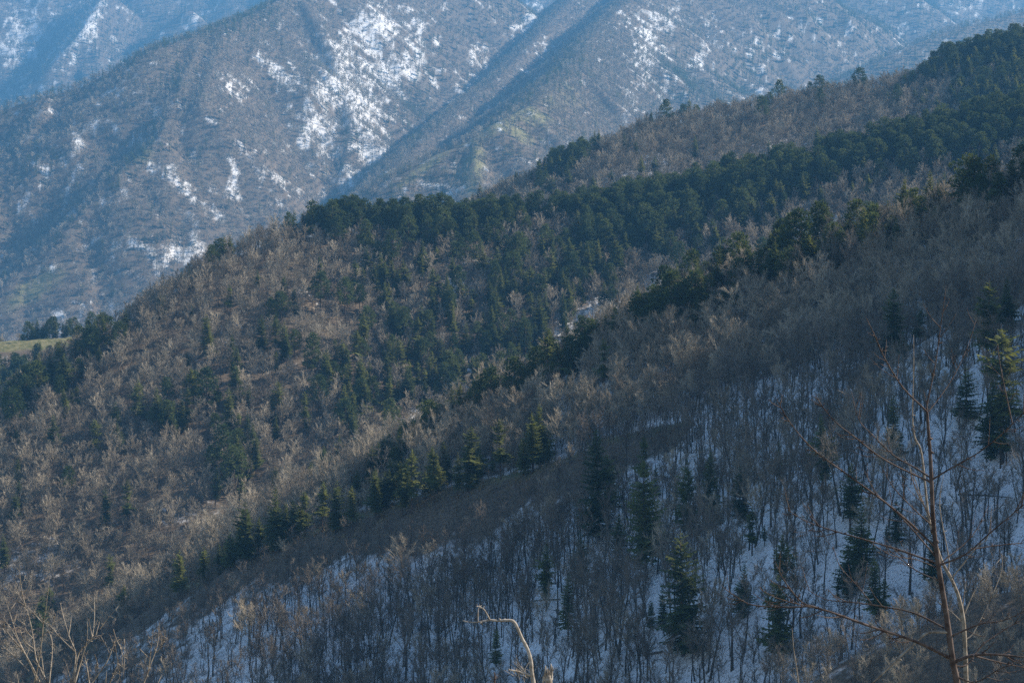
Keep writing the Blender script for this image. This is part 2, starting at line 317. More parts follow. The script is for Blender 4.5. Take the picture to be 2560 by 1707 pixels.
# ------------------------------------------------------------------ the setting: one sheet per hillside
SN, GR = cover(GX, GY, GZ, GL, GD)
idx = np.arange(GX.size).reshape(GX.shape)
q = np.stack([idx[:-1, :-1], idx[1:, :-1], idx[1:, 1:], idx[:-1, 1:]], -1).reshape(-1, 4)
ql = GL[:-1, :-1].reshape(-1)
allv = np.stack([GX, GY, GZ], -1).reshape(-1, 3)
HILL_LABEL = {'foreground_hillside': ('ground of the hillside under the camera, below the picture', 'hillside'),
              'near_spur': ('brown brushy spur at the bottom right corner', 'hillside'),
              'near_hillside': ('shaded near slope with blue snow between bare trunks', 'hillside'),
              'middle_hillside': ('middle hill covered in sunlit bare trees with pines along its crest', 'hillside'),
              'side_ridge': ('low ridge at the far left with a lit grassy edge', 'ridge'),
              'upper_hillside': ('grey bare wooded slope rising behind the middle hill at right', 'hillside'),
              'far_mountain': ('far brown mountain spurs with bright snow gullies', 'mountain'),
              'back_mountain': ('blue hazy mountain wall along the top of the picture', 'mountain')}
for k, nm in enumerate(LAYERS):
    f = q[ql == k]
    if not len(f): continue
    used, inv = np.unique(f, return_inverse=True); f = inv.reshape(f.shape)
    me = bpy.data.meshes.new(nm); v = allv[used]
    me.vertices.add(len(v)); me.vertices.foreach_set('co', v.ravel().astype(np.float32))
    me.loops.add(f.size); me.loops.foreach_set('vertex_index', f.ravel().astype(np.int32))
    me.polygons.add(len(f)); me.polygons.foreach_set('loop_start', np.arange(0, f.size, 4, dtype=np.int32))
    me.polygons.foreach_set('use_smooth', np.ones(len(f), bool))
    for an, arr in (('snow', SN), ('grass', GR)):
        a = me.attributes.new(an, 'FLOAT', 'POINT'); a.data.foreach_set('value', arr.ravel()[used].astype(np.float32))
    me.materials.append(M_GROUND); me.update(calc_edges=True); me.validate()
    tag(link(nm, me), HILL_LABEL[nm][0], HILL_LABEL[nm][1], kind='structure')

# ------------------------------------------------------------------ plant prototypes
def unit(v): return v / (np.linalg.norm(v) + 1e-9)
def bare_tree(seed, h=11.0, spread=0.42, twigs=6, limbs=8, tr=0.15, clear=.35, tw=1.0, vase=0.9):
    r = np.random.default_rng(seed); T = MB(); K = MB()
    n = 7; pts = []; p = np.zeros(3); lean = r.normal(0, .05, 2)
    for i in range(n):
        t = i / (n - 1); pts.append(np.array([lean[0] * h * t * t + r.normal(0, .07) * t, lean[1] * h * t * t + r.normal(0, .07) * t, h * .78 * t]))
    T.tube([np.array([0, 0, -.8])] + pts, [tr * 1.3] + [tr * (1 - .8 * i / (n - 1)) for i in range(n)], 5)
    def along(P, t):
        s = t * (len(P) - 1); i = min(int(s), len(P) - 2); return P[i] + (P[i + 1] - P[i]) * (s - i)
    for j in range(limbs):
        t = clear + (1 - clear) * (j + r.uniform(.1, .9)) / limbs; b = along(pts, min(t, .99))
        az = j * 2.4 + r.uniform(-.5, .5); up = vase * (0.75 + .6 * t)
        d = unit(np.array([math.cos(az), math.sin(az), up * r.uniform(.8, 1.4)]))
        Lm = h * spread * (1.12 - .55 * t) * r.uniform(.75, 1.2); P = [b]
        for i in range(3):
            d = unit(d + r.normal(0, .14, 3) + np.array([0, 0, .14])); P.append(P[-1] + d * Lm / 3)
        rr = tr * .34 * (1.2 - t * .6); K.tube(P, [rr, rr * .7, rr * .45, rr * .2], 3)
        for k in range(6):
            s = .25 + .75 * (k + r.uniform(0, 1)) / 6; b2 = along(P, min(s, .98)); d2 = unit(d + r.normal(0, .55, 3) + np.array([0, 0, .3])); L2 = Lm * r.uniform(.28, .5)
            e = b2 + d2 * L2; mid = (b2 + e) / 2 + r.normal(0, .05 * L2, 3)
            K.tube([b2, mid, e], [.034 * tw, .025 * tw, .012], 3)
            for q_ in range(twigs):
                s2 = r.uniform(.15, 1); b3 = b2 + (e - b2) * s2; d3 = unit(d2 + r.normal(0, .5, 3) + np.array([0, 0, .35])); e3 = b3 + d3 * L2 * r.uniform(.5, 1.0)
                K.tube([b3, e3], [.019 * tw, .0], 3)
    return T, K
def fir_tree(seed, h=18.0, base=.12, rad_=.19, whorls=24, per=9, steps=5, ragged=.25, tr=.2):
    r = np.random.default_rng(seed); T = MB(); K = MB(); up = np.array([0, 0, 1.])
    T.tube([(0, 0, -1), (0, 0, h * .35), (r.normal(0, .08), 0, h * .7), (0, 0, h * .99)], [tr * 1.25, tr, tr * .5, .02], 6)
    ph = r.uniform(0, 6.28, 4); am = r.uniform(.1, .3, 4) * (ragged / .3)
    for i in range(whorls):
        if r.uniform() < ragged * .22: continue
        t = i / (whorls - 1); z = h * (base + (0.985 - base) * t)
        R = h * rad_ * ((1 - t) ** .75) * (0.55 + .45 * min(1, t / .18)) + .12
        nb = max(4, int(per * (1 - .35 * t)))
        for j in range(nb):
            az = j * 2 * math.pi / nb + i * .9 + r.uniform(-.3, .3); L = R * (1 + r.uniform(-ragged, ragged * .8)) * (1 + am[0] * math.sin(az + ph[0]) + am[1] * math.sin(2 * az + ph[1] + t * 7) + am[2] * math.sin(9 * t + ph[2])) * .95; dr = -.32 + .75 * t + r.uniform(-.15, .15)
            if r.uniform() < ragged * .35: continue
            d = unit(np.array([math.cos(az), math.sin(az), dr])); sd = np.array([-math.sin(az), math.cos(az), 0]); p0 = np.array([0, 0, z + r.uniform(-.25, .25)])
            for k in range(steps):
                a = k / steps; b = (k + 1) / steps; c0 = p0 + d * L * a + up * .12 * L * a * a; c1 = p0 + d * L * b + up * .12 * L * b * b
                wd = L * (.42 * (1 - a) + .16) * r.uniform(.75, 1.25)
                for s in (-1, 1):
                    K.tri(c0, c1 + d * L * .05, c0 + (c1 - c0) * .8 + sd * s * wd + np.array([0, 0, -wd * r.uniform(.15, .65)]))
    return T, K
def pine_tree(seed, h=15.0, base=.35, clumps=30, per=42, crown=.24, tr=.2):
    r = np.random.default_rng(seed); T = MB(); K = MB()
    bend = r.normal(0, .03, 2) * h
    T.tube([(0, 0, -1), (bend[0] * .2, bend[1] * .2, h * .35), (bend[0] * .6, bend[1] * .6, h * .7), (bend[0], bend[1], h * .95)], [tr * 1.2, tr, tr * .55, .03], 6)
    for i in range(clumps):
        t = (i + r.uniform(0, 1)) / clumps; z = h * (base + (1 - base) * t); az = i * 2.4 + r.uniform(-.5, .5)
        prof = math.sin(math.pi * (0.18 + .80 * t)) ** .8; R = h * crown * prof * r.uniform(.45, 1.0)
        axis = np.array([bend[0] * z / h, bend[1] * z / h, z - R * .25]); c = axis + np.array([math.cos(az) * R, math.sin(az) * R, R * .35 + r.uniform(-.3, .3)])
        T.tube([axis, c], [.06, .02], 3)
        sz = np.array([h * .078, h * .078, h * .045]) * r.uniform(.75, 1.25)
        for k in range(per):
            q_ = r.normal(0, 1, 3); q_ = q_ / np.linalg.norm(q_) * r.uniform(.25, 1) ** .5; p = c + q_ * sz
            o = unit(q_ + r.normal(0, .5, 3) + np.array([0, 0, .5])); s_ = unit(np.cross(o, r.normal(0, 1, 3))); l = h * .036 * r.uniform(.7, 1.3)
            K.tri(p - s_ * l * .45, p + s_ * l * .45, p + o * l)
    return T, K
def brush(seed, h=2.6, stems=9, r0=.02):
    r = np.random.default_rng(seed); K = MB()
    for i in range(stems):
        az = r.uniform(0, 6.28); d = unit(np.array([math.cos(az), math.sin(az), r.uniform(1.2, 3)])); L = h * r.uniform(.6, 1.1); b = np.array([math.cos(az), math.sin(az), 0]) * .15 + np.array([0, 0, -.2])
        P = [b]
        for k in range(3): d = unit(d + r.normal(0, .15, 3)); P.append(P[-1] + d * L / 3)
        K.tube(P, [r0, r0 * .8, r0 * .6, r0 * .2], 3)
        for k in range(9):
            j = r.integers(1, 3); b2 = P[j] + (P[j + 1] - P[j]) * r.uniform(); e = b2 + unit(d + r.normal(0, .6, 3)) * L * r.uniform(.18, .42)
            K.tube([b2, e], [r0 * .6, 0], 3)
    return K
def tuft(seed, h=.55):
    r = np.random.default_rng(seed); K = MB()
    for i in range(22):
        az = r.uniform(0, 6.28); d = np.array([math.cos(az), math.sin(az), 0]); s_ = np.array([-d[1], d[0], 0]); b = d * r.uniform(0, .35); l = h * r.uniform(.5, 1.2)
        K.tri(b - s_ * .03, b + s_ * .03, b + d * l * r.uniform(.2, .7) + np.array([0, 0, l]))
    return K
NB, NF, NP = 16, 8, 5
BARE = []; BARE_H = []
for i in range(NB):
    rr = random.Random(900 + i)
    if i < 8:   # round-headed trees of the middle hill
        h = rr.uniform(8.5, 12); BARE.append(bare_tree(100 + i, h, spread=rr.uniform(.34, .44), twigs=20, tw=1.0, limbs=rr.randint(10, 12), clear=rr.uniform(.22, .4), tr=rr.uniform(.12, .18), vase=rr.uniform(.9, 1.5)))
    else:       # slender tall trees of the near slope
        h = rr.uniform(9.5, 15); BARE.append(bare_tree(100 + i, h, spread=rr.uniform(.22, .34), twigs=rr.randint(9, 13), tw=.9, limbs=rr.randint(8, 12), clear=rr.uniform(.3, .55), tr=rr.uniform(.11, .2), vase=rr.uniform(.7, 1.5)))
    BARE_H.append(h)
FIR = [fir_tree(200 + i, 18, base=[.10, .24, .06, .32, .14, .2, .38, .28][i], rad_=[.22, .18, .25, .17, .23, .2, .16, .2][i], ragged=[.22, .32, .22, .4, .28, .3, .42, .36][i]) for i in range(NF)]
PINE = [pine_tree(300 + i, 15, base=[.3, .4, .25, .35, .2][i], crown=[.22, .25, .2, .27, .23][i]) for i in range(NP)]
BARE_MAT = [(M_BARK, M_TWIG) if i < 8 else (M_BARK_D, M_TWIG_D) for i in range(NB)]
BARE_ME = [(T.mesh('bare_trunk', BARE_MAT[i][0], True), K.mesh('bare_crown', BARE_MAT[i][1])) for i, (T, K) in enumerate(BARE)]
FIR_ME = [(T.mesh('fir_trunk', M_CBARK, True), K.mesh('fir_crown', M_FIR)) for T, K in FIR]
PINE_ME = [(T.mesh('pine_trunk', M_CBARK, True), K.mesh('pine_crown', M_PINE)) for T, K in PINE]
# light versions for far slopes
def bare_far(seed):
    r = np.random.default_rng(seed); T = MB(); K = MB(); h = 10.
    T.tube([(0, 0, -.5), (0, 0, h * .4), (0, 0, h * .85)], [.16, .12, .03], 3)
    for i in range(30):
        t = r.uniform(.28, .95); az = r.uniform(0, 6.28); d = unit(np.array([math.cos(az), math.sin(az), r.uniform(.5, 1.6)])); b = np.array([0, 0, h * t * .85]); L = h * .42 * (1.15 - .6 * t) * r.uniform(.7, 1.2)
        K.tube([b, b + d * L], [.09, 0], 3)
        for k in range(4):
            b2 = b + d * L * r.uniform(.3, .9); K.tube([b2, b2 + unit(d + r.normal(0, .6, 3)) * L * .5], [.085, 0], 3)
    return T, K
BAREF = [bare_far(400 + i) for i in range(5)]
FIRF = [fir_tree(500 + i, 16, base=.06, rad_=[.2, .23, .18][i], whorls=9, per=7, steps=2, ragged=.3) for i in range(3)]
PINEF = [pine_tree(600 + i, 14, base=.2, clumps=12, per=10, crown=.24) for i in range(3)]

# ------------------------------------------------------------------ woods too many to count: one object each, geometry nodes on points
def wood(name, label, cat, protos, pts, rot, scl, pid):
    coll = bpy.data.collections.new(name + '_kinds')
    for i, me in enumerate(protos):
        o = bpy.data.objects.new('%s_kind_%02d' % (name, i), me); coll.objects.link(o)
    me = bpy.data.meshes.new(name); n = len(pts); me.vertices.add(n); me.vertices.foreach_set('co', np.asarray(pts, np.float32).ravel())
    a = me.attributes.new('rot', 'FLOAT_VECTOR', 'POINT'); a.data.foreach_set('vector', np.asarray(rot, np.float32).ravel())
    a = me.attributes.new('scl', 'FLOAT_VECTOR', 'POINT'); a.data.foreach_set('vector', np.asarray(scl, np.float32).ravel())
    a = me.attributes.new('pid', 'INT', 'POINT'); a.data.foreach_set('value', np.asarray(pid, np.int32))
    o = link(name, me); tag(o, label, cat, kind='stuff')
    g = bpy.data.node_groups.new(name, 'GeometryNodeTree')
    g.interface.new_socket('Geometry', in_out='INPUT', socket_type='NodeSocketGeometry'); g.interface.new_socket('Geometry', in_out='OUTPUT', socket_type='NodeSocketGeometry')
    N = g.nodes; gi = N.new('NodeGroupInput'); go = N.new('NodeGroupOutput'); ip = N.new('GeometryNodeInstanceOnPoints'); ci = N.new('GeometryNodeCollectionInfo')
    ci.inputs['Collection'].default_value = coll; ci.inputs['Separate Children'].default_value = True
    ip.inputs['Pick Instance'].default_value = True
    def attr(nm, ty):
        q_ = N.new('GeometryNodeInputNamedAttribute'); q_.data_type = ty; q_.inputs[0].default_value = nm; return q_.outputs[0]
    g.links.new(gi.outputs[0], ip.inputs['Points']); g.links.new(ci.outputs[0], ip.inputs['Instance'])
    g.links.new(attr('pid', 'INT'), ip.inputs['Instance Index']); g.links.new(attr('rot', 'FLOAT_VECTOR'), ip.inputs['Rotation']); g.links.new(attr('scl', 'FLOAT_VECTOR'), ip.inputs['Scale'])
    g.links.new(ip.outputs[0], go.inputs[0])
    md = o.modifiers.new('wood', 'NODES'); md.node_group = g
    return o

def scatter(x0, x1, y0, y1, s):
    gx, gy = np.meshgrid(np.arange(x0, x1, s), np.arange(y0, y1, s)); n = gx.size
    x = gx.ravel() + rng.uniform(-.48, .48, n) * s; y = gy.ravel() + rng.uniform(-.48, .48, n) * s
    az = np.arctan2(x, y); m = (az > rad(-21)) & (az < rad(23)); return x[m], y[m]
def grad(x, y):
    e = 4.0; z0 = terrain(x, y, False)[0]; return (terrain(x + e, y, False)[0] - z0) / e, (terrain(x, y + e, False)[0] - z0) / e
def tilt(x, y, n, lean):
    """rotation: random heading plus a lean down the slope"""
    gx, gy = grad(x, y); g = np.hypot(gx, gy) + 1e-6
    k = lean * np.clip(g, 0, 1) * rng.uniform(.3, 1.5, n)
    # small-angle lean: rotate about x by a, about y by b (z up): top moves (+b, -a)
    bx = -gx / g * k; by = -gy / g * k
    return bx + rng.normal(0, .035, n), by + rng.normal(0, .035, n)
def rots(x, y, lean):
    n = len(x); tx, ty = tilt(x, y, n, lean); return np.stack([-ty, tx, rng.uniform(0, 6.283, n)], -1)
    # (the heading is applied first in XYZ order only for small leans; the error is invisible)

# near-range pool: bare trees and conifers with full detail
class Pool:
    def __init__(s): s.r = []
    def add(s, x, y, z, scale, pid, rot): s.r.append(np.column_stack([x, y, z, scale, pid, rot]))
    def get(s): return np.concatenate(s.r) if s.r else np.zeros((0, 8))
bare, fir, pine, brushp = Pool(), Pool(), Pool(), Pool()
farb, farf, farp = Pool(), Pool(), Pool()
LI = {n: i for i, n in enumerate(LAYERS)}

# conifers one can pick out, traced at their foot: (px, foot y, height in px, D range, kind)
NEARC = [(311, 1556, 62, 'f'), (449, 1490, 72, 'f'), (612, 1408, 98, 'f'), (546, 1440, 50, 'f'), (575, 1424, 60, 'f'), (691, 1380, 108, 'f'), (735, 1352, 60, 'f'), (752, 1348, 52, 'f'), (805, 1338, 84, 'f'), (838, 1334, 84, 'f'), (882, 1316, 64, 'f'), (938, 1300, 76, 'f'), (1006, 1290, 86, 'f'), (1028, 1288, 110, 'f'), (995, 1250, 66, 'f'), (1086, 1262, 88, 'f'), (1110, 1215, 68, 'f'), (1143, 1250, 70, 'f'), (1181, 1214, 92, 'f'), (1170, 1225, 70, 'f'), (1252, 1200, 100, 'f'), (1333, 1180, 92, 'f'), (1350, 1165, 100, 'f'), (1312, 1190, 60, 'f'),
         (958, 1190, 70, 'f'), (1000, 1160, 62, 'f'), (1040, 1145, 70, 'f'), (1100, 1110, 60, 'p'), (1150, 1085, 80, 'f'), (1190, 1068, 70, 'p'), (1230, 1050, 76, 'p'), (1285, 1030, 84, 'p'), (1320, 1012, 70, 'f'), (1370, 1000, 108, 'f'), (1395, 970, 76, 'f'), (1425, 950, 64, 'p'), (1460, 920, 54, 'p'), (1515, 880, 60, 'f'), (1535, 862, 56, 'f'), (1430, 1000, 50, 'f'),
         (1510, 985, 90, 'f'), (1425, 995, 52, 'f'), (1680, 985, 44, 'f'),
         (1497, 1352, 172, 'f'), (1524, 1330, 120, 'f'), (1616, 1450, 165, 'f'), (1725, 1345, 125, 'f'), (1612, 1232, 90, 'f'), (1775, 1310, 105, 'f'), (1366, 1525, 110, 'f'), (1420, 1600, 110, 'f'), (1453, 1492, 108, 'f'), (1708, 1640, 178, 'f'), (1856, 1545, 90, 'f'), (1948, 1650, 130, 'f'), (1950, 1485, 90, 'f'), (2058, 1245, 122, 'f'), (2125, 1335, 105, 'f'), (2150, 1440, 115, 'f'), (2190, 1562, 105, 'f'), (2232, 918, 118, 'f'), (2298, 930, 40, 'f'), (2465, 962, 165, 'f'), (2515, 835, 80, 'f'), (2505, 1160, 205, 'f'), (2478, 1155, 120, 'f'), (2415, 1060, 92, 'f'), (2232, 1148, 90, 'f'), (2240, 1380, 80, 'f'), (1948, 1200, 60, 'f'), (1240, 1668, 60, 'f'), (1850, 1310, 90, 'f'), (1880, 1390, 70, 'f'), (2330, 1480, 90, 'f'), (2120, 1500, 80, 'f'),
         (2300, 870, 60, 'f'), (1545, 1420, 80, 'f'), (1660, 1590, 70, 'f')]
BAND = []   # dense conifer band on the second crest
for i in range(150):
    t = random.random(); px = 1600 + t * 1000; py = 840 - (px - 1600) * .375 + random.uniform(-38, 62 + 20 * t); BAND.append((px, py, random.uniform(70, 125), 'f' if random.random() < .55 else 'p'))
for i in range(14):
    px = random.uniform(1590, 1760); BAND.append((px, 905 - (px - 1590) * .45 + random.uniform(-60, 30), random.uniform(90, 130), 'f'))
MIDC = [(798, 715, 66), (645, 740, 58), (575, 790, 66), (735, 785, 60), (480, 805, 45), (1120, 810, 90), (1085, 800, 70), (980, 720, 60), (962, 790, 74), (1262, 745, 70), (1310, 735, 56), (1240, 800, 76), (1420, 790, 80), (712, 905, 84), (690, 950, 66), (892, 930, 92), (1000, 945, 96), (1020, 930, 80), (968, 980, 84), (1100, 930, 78), (1155, 985, 92), (1140, 1000, 76), (860, 1075, 100), (885, 1080, 96), (905, 1070, 70), (545, 1030, 66), (620, 1040, 60), (405, 1090, 84), (455, 1085, 72), (430, 1100, 60), (680, 1065, 72), (765, 1090, 64), (600, 1110, 66), (600, 1215, 92), (640, 1190, 94), (580, 1230, 80), (690, 1245, 70), (605, 1300, 84), (590, 1345, 70), (850, 1170, 76), (190, 1030, 60), (160, 1045, 64), (470, 930, 44), (180, 1020, 40), (690, 1100, 50), (1270, 900, 80), (1300, 890, 64), (1350, 840, 90), (1225, 760, 60), (1130, 720, 60), (1420, 700, 90), (1470, 720, 90), (1380, 690, 70), (1540, 700, 90), (960, 1080, 60), (1090, 1030, 60)]
MIDCREST = [(408, 792, 46), (398, 800, 60), (476, 724, 44), (455, 735, 50), (300, 882, 66), (315, 870, 60), (285, 898, 60), (345, 846, 38), (545, 680, 70), (530, 690, 62), (560, 668, 66), (575, 660, 60), (250, 925, 52), (225, 945, 50), (200, 962, 50)]
def place(lst, d0, d1, need):
    out = []
    for it in lst:
        px, py, hp = it[:3]; k = it[3] if len(it) > 3 else 'f'
        a, b = ray(px, py); D = np.linspace(d0, d1, 900); z, lay, _ = terrain(a * D, D); f = b * D - z; i = int(np.argmax(f < 0))
        if not f[i] < 0:
            i = int(np.argmin(f))           # just above a crest: stand it on the crest
            if f[i] > 12: continue
        out.append((a * D[i], D[i], z[i], hp / FOC * D[i] * 1.18, k))
    return out
def add_conifers(lst, jitter=.08):
    for x, y, z, h, k in lst:
        hh = h * random.uniform(1 - jitter, 1 + jitter)
        if k == 'f': fir.add([x], [y], [z], [hh / 18], [random.randrange(NF)], np.array([[random.gauss(0, .02), random.gauss(0, .02), random.uniform(0, 6.28)]]))
        else: pine.add([x], [y], [z], [hh / 15], [random.randrange(NP)], np.array([[random.gauss(0, .03), random.gauss(0, .03), random.uniform(0, 6.28)]]))
NC = []
crest_a = lambda px: np.interp(px, [60, 250, 500, 700, 900, 1100, 1330, 1560], [1695, 1608, 1455, 1358, 1283, 1222, 1172, 1090])
crest_b = lambda px: np.interp(px, [880, 930, 1060, 1180, 1300, 1420, 1560, 1650], [1240, 1200, 1115, 1045, 988, 925, 852, 802])
for k in range(46):
    px = random.choice([random.uniform(600, 1020), random.uniform(1060, 1380), random.uniform(480, 1380)]); NC.append((px, crest_a(px) + random.uniform(-8, 14), random.uniform(34, 92), 'f'))
for k in range(52):
    px = random.uniform(890, 1620); NC.append((px, crest_b(px) + random.uniform(-10, 34), random.uniform(46, 105), 'f' if random.random() < .7 else 'p'))
for t in NEARC:
    slope_fir = t[0] > 1350 and t[1] > 1200 or t[0] > 2150 and t[1] > 800
    NC.append((t[0], t[1], t[2] * (1.48 if slope_fir else 1.4), t[3]))
    if slope_fir:
        for k in range(random.choice([0, 1, 1, 2])): NC.append((t[0] + random.uniform(-34, 34), t[1] + random.uniform(-26, 22), t[2] * random.uniform(.5, 1.05), 'f'))
    elif random.random() < .5: NC.append((t[0] + random.uniform(-26, 26), t[1] - random.uniform(0, 16), t[2] * random.uniform(.45, .9), 'f'))
near_c = place(NC, 200, 640, 'near'); band_c = place(BAND, 400, 640, 'near')
mid_c = place(MIDC, 600, 1010, 'mid'); crest_c = place(MIDCREST, 600, 1010, 'mid')
add_conifers(near_c); add_conifers(band_c, .2); add_conifers(mid_c); add_conifers([(a, b, c, d, 'p' if random.random() < .5 else 'f') for a, b, c, d, e in crest_c])
CON_XY = np.array([(a, b) for a, b, *_ in near_c + mid_c])

# near hill: dense thin bare trees
def in_front(x, y):
    """within the clearing on the downhill side of a traced conifer"""
    r = np.zeros(len(x), bool)
    for cx, cy_ in CON_XY: r |= (np.abs(x - cx * y / cy_) < 2.0) & (y < cy_ + 2) & (y > cy_ - 9)
    return r
def near_fill():
    x, y = scatter(-260, 330, 240, 660, 2.9); z, lay, d = terrain(x, y); px, py = project(x, y, z)
    crestD = np.interp(px, *R1A); behind = y > crestD + 4
    m = (lay == LI['near_hillside']); n = fbm(x / 22, y / 22, 3, 51)
    dens = 0.78 + .55 * n
    dens = np.where(d < 12, .25 + .3 * (px > 1400), dens)
    dens = np.where(px < 600, dens * .75, dens); dens = np.where(behind & (d > 8), .95, dens)
    m &= rng.uniform(0, 1, len(x)) < dens
    m &= ~hidden(x, y, z + 13, .035)
    m &= ~in_front(x, y)
    x, y, z, d, px, py = [a[m] for a in (x, y, z, d, px, py)]; nn = len(x)
    s = np.clip(rng.lognormal(-.12, .24, nn), .4, 1.45) * np.where(px < 1450, .30 + .70 * np.clip(d / 55, 0, 1), np.where(d < 10, .7, 1)) * np.where(px < 700, .72 + .28 * np.clip(px / 700, 0, 1), 1)
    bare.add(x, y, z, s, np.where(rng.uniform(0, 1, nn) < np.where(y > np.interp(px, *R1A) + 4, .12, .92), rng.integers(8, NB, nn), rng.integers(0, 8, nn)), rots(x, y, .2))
near_fill()
def brush_fill():
    # brush on the near crest, between the trunks, on the spur and over the far ridges' edges
    x, y = scatter(-260, 330, 220, 660, 2.6); z, lay, d = terrain(x, y); px, py = project(x, y, z)
    nh = lay == LI['near_hillside']; ns = lay == LI['near_spur']; n = fbm(x / 14, y / 14, 3, 61)
    dens = np.where(nh, .34 + .6 * sstep(70, 10, d) * (.5 + .5 * sstep(1300, 300, px)) + .25 * n, 0)
    dens = np.where(ns, .85, dens)
    m = (rng.uniform(0, 1, len(x)) < dens) & ~hidden(x, y, z + 4, .03); x, y, z, ns, d = x[m], y[m], z[m], ns[m], d[m]; nn = len(x)
    s = rng.uniform(.3, 1.2, nn) ** 1.3 * np.where(ns, 1.5, np.where(d < 50, 1.1, .75))
    brushp.add(x, y, z, s, rng.integers(0, 4, nn), rots(x, y, .1))
    xs, ys = scatter(-40, 330, 200, 330, 3.6); z, lay, d = terrain(xs, ys); m = (lay == LI['near_spur']) & ~hidden(xs, ys, z + 8, .03)
    xs, ys, z = xs[m], ys[m], z[m]; nn = len(xs); bare.add(xs, ys, z, rng.uniform(.4, .62, nn), rng.integers(0, NB, nn), rots(xs, ys, .1))
brush_fill()
def mid_fill():
    x, y = scatter(-420, 460, 540, 1420, 4.15); z, lay, d = terrain(x, y); px, py = project(x, y, z)
    mm = lay == LI['middle_hillside']; um = lay == LI['upper_hillside']; sm = lay == LI['side_ridge']
    n = fbm(x / 40, y / 40, 3, 71); vis = ~hidden(x, y, z + 14, .02)
    cden = blob(px, py, MID_CONIF); cden = np.where(d < 45, cden * 1.7, cden)
    cden = np.where(um, np.where(d < 12, .03, .01) + .8 * blob(px, py, [(2480, 150, 160, 60, -10, 1), (2500, 250, 120, 60, 0, .8), (1420, 440, 70, 20, -30, .9)]), cden)
    cden = np.where(sm, np.where(y > 1136, .9 * blob(px, py, [(90, 845, 80, 40, 0, 1)]), np.where(d < 26, 0, blob(px, py, [(220, 900, 90, 50, 20, .8), (60, 980, 130, 60, -30, .9), (350, 860, 60, 30, 0, .8)]))), cden)
    cden = np.where(mm & (py > 560) & (d > 60), cden + .03, cden)
    isc = vis & (mm | um | sm) & (rng.uniform(0, 1, len(x)) < cden)
    dens = np.where(mm, .9 + .3 * n, np.where(um, .95, np.where(sm, np.where(d < 26, .03, .75), 0)))
    gap = blob(px, py, [(760, 1280, 110, 45, -25, .95), (1000, 1120, 130, 45, -40, .95), (950, 1060, 40, 60, 0, .6), (1180, 960, 60, 60, 0, .5), (1660, 735, 30, 30, 0, .3), (1660, 730, 40, 30, 0, .7), (2080, 580, 70, 25, 0, .7), (1420, 850, 60, 40, 0, .5)])
    dens = dens * (1 - gap)
    isb = vis & ~isc & ~in_front(x, y) & (mm | um | sm) & (rng.uniform(0, 1, len(x)) < dens)
    xx, yy, zz = x[isb], y[isb], z[isb]; nn = len(xx); bare.add(xx, yy, zz, rng.uniform(.65, 1.25, nn), np.where(rng.uniform(0, 1, nn) < .85, rng.integers(0, 8, nn), rng.integers(8, NB, nn)), rots(xx, yy, .1))
    xx, yy, zz = x[isc], y[isc], z[isc]; nn = len(xx); crest = d[isc] < 40
    kp = rng.uniform(0, 1, nn) < np.where(crest, .7, .25)
    for sel, pool, np_, ref in ((kp, pine, NP, 15.), (~kp, fir, NF, 18.)):
        k = int(sel.sum()); hh = rng.uniform(12, 21, k)
        pool.add(xx[sel], yy[sel], zz[sel], hh / ref, rng.integers(0, np_, k), np.column_stack([rng.normal(0, .03, k), rng.normal(0, .03, k), rng.uniform(0, 6.28, k)]))
mid_fill()
def far_fill(y0, y1, s, xm):
    x, y = scatter(-xm, xm, y0, y1, s); z, lay, d = terrain(x, y)
    m = ((lay == LI['far_mountain']) | (lay == LI['back_mountain'])) & ~hidden(x, y, z + 16, .006); x, y, z, lay, d = x[m], y[m], z[m], lay[m], d[m]
    px, py = project(x, y, z); m = (py > -120) & (px > -250) & (px < 2900); x, y, z, lay, px, py, d = [a[m] for a in (x, y, z, lay, px, py, d)]
    fs, fc, fg = far_cover(px, py, x, y); n = fbm(x / 90, y / 90, 3, 81); back = lay == LI['back_mountain']
    pc = fc * 1.05 + .06 + np.where(back, .18, 0) + .18 * np.clip(n, 0, 1); u = rng.uniform(0, 1, len(x)); isc = u < pc
    db = (.92 + .2 * n) * (1 - .10 * fs) * (1 - .75 * np.clip(fg, 0, 1)); isb = ~isc & (rng.uniform(0, 1, len(x)) < db)
    k = int(isb.sum()); farb.add(x[isb], y[isb], z[isb], rng.uniform(.65, 1.25, k) * np.where(y[isb] > 5900, 1.95, 1.5), rng.integers(0, 5, k), rots(x[isb], y[isb], .05))
    kp = rng.uniform(0, 1, len(x)) < .4
    for sel, pool in ((isc & kp, farp), (isc & ~kp, farf)):
        k = int(sel.sum()); pool.add(x[sel], y[sel], z[sel], rng.uniform(.6, 1.15, k) * np.where(y[sel] > 5900, 1.8, 1.45), rng.integers(0, 3, k), np.column_stack([np.zeros(k), np.zeros(k), rng.uniform(0, 6.28, k)]))
far_fill(2500, 4350, 9.4, 1750); far_fill(4350, 5900, 12.5, 2300); far_fill(5900, 8500, 17.5, 3200)

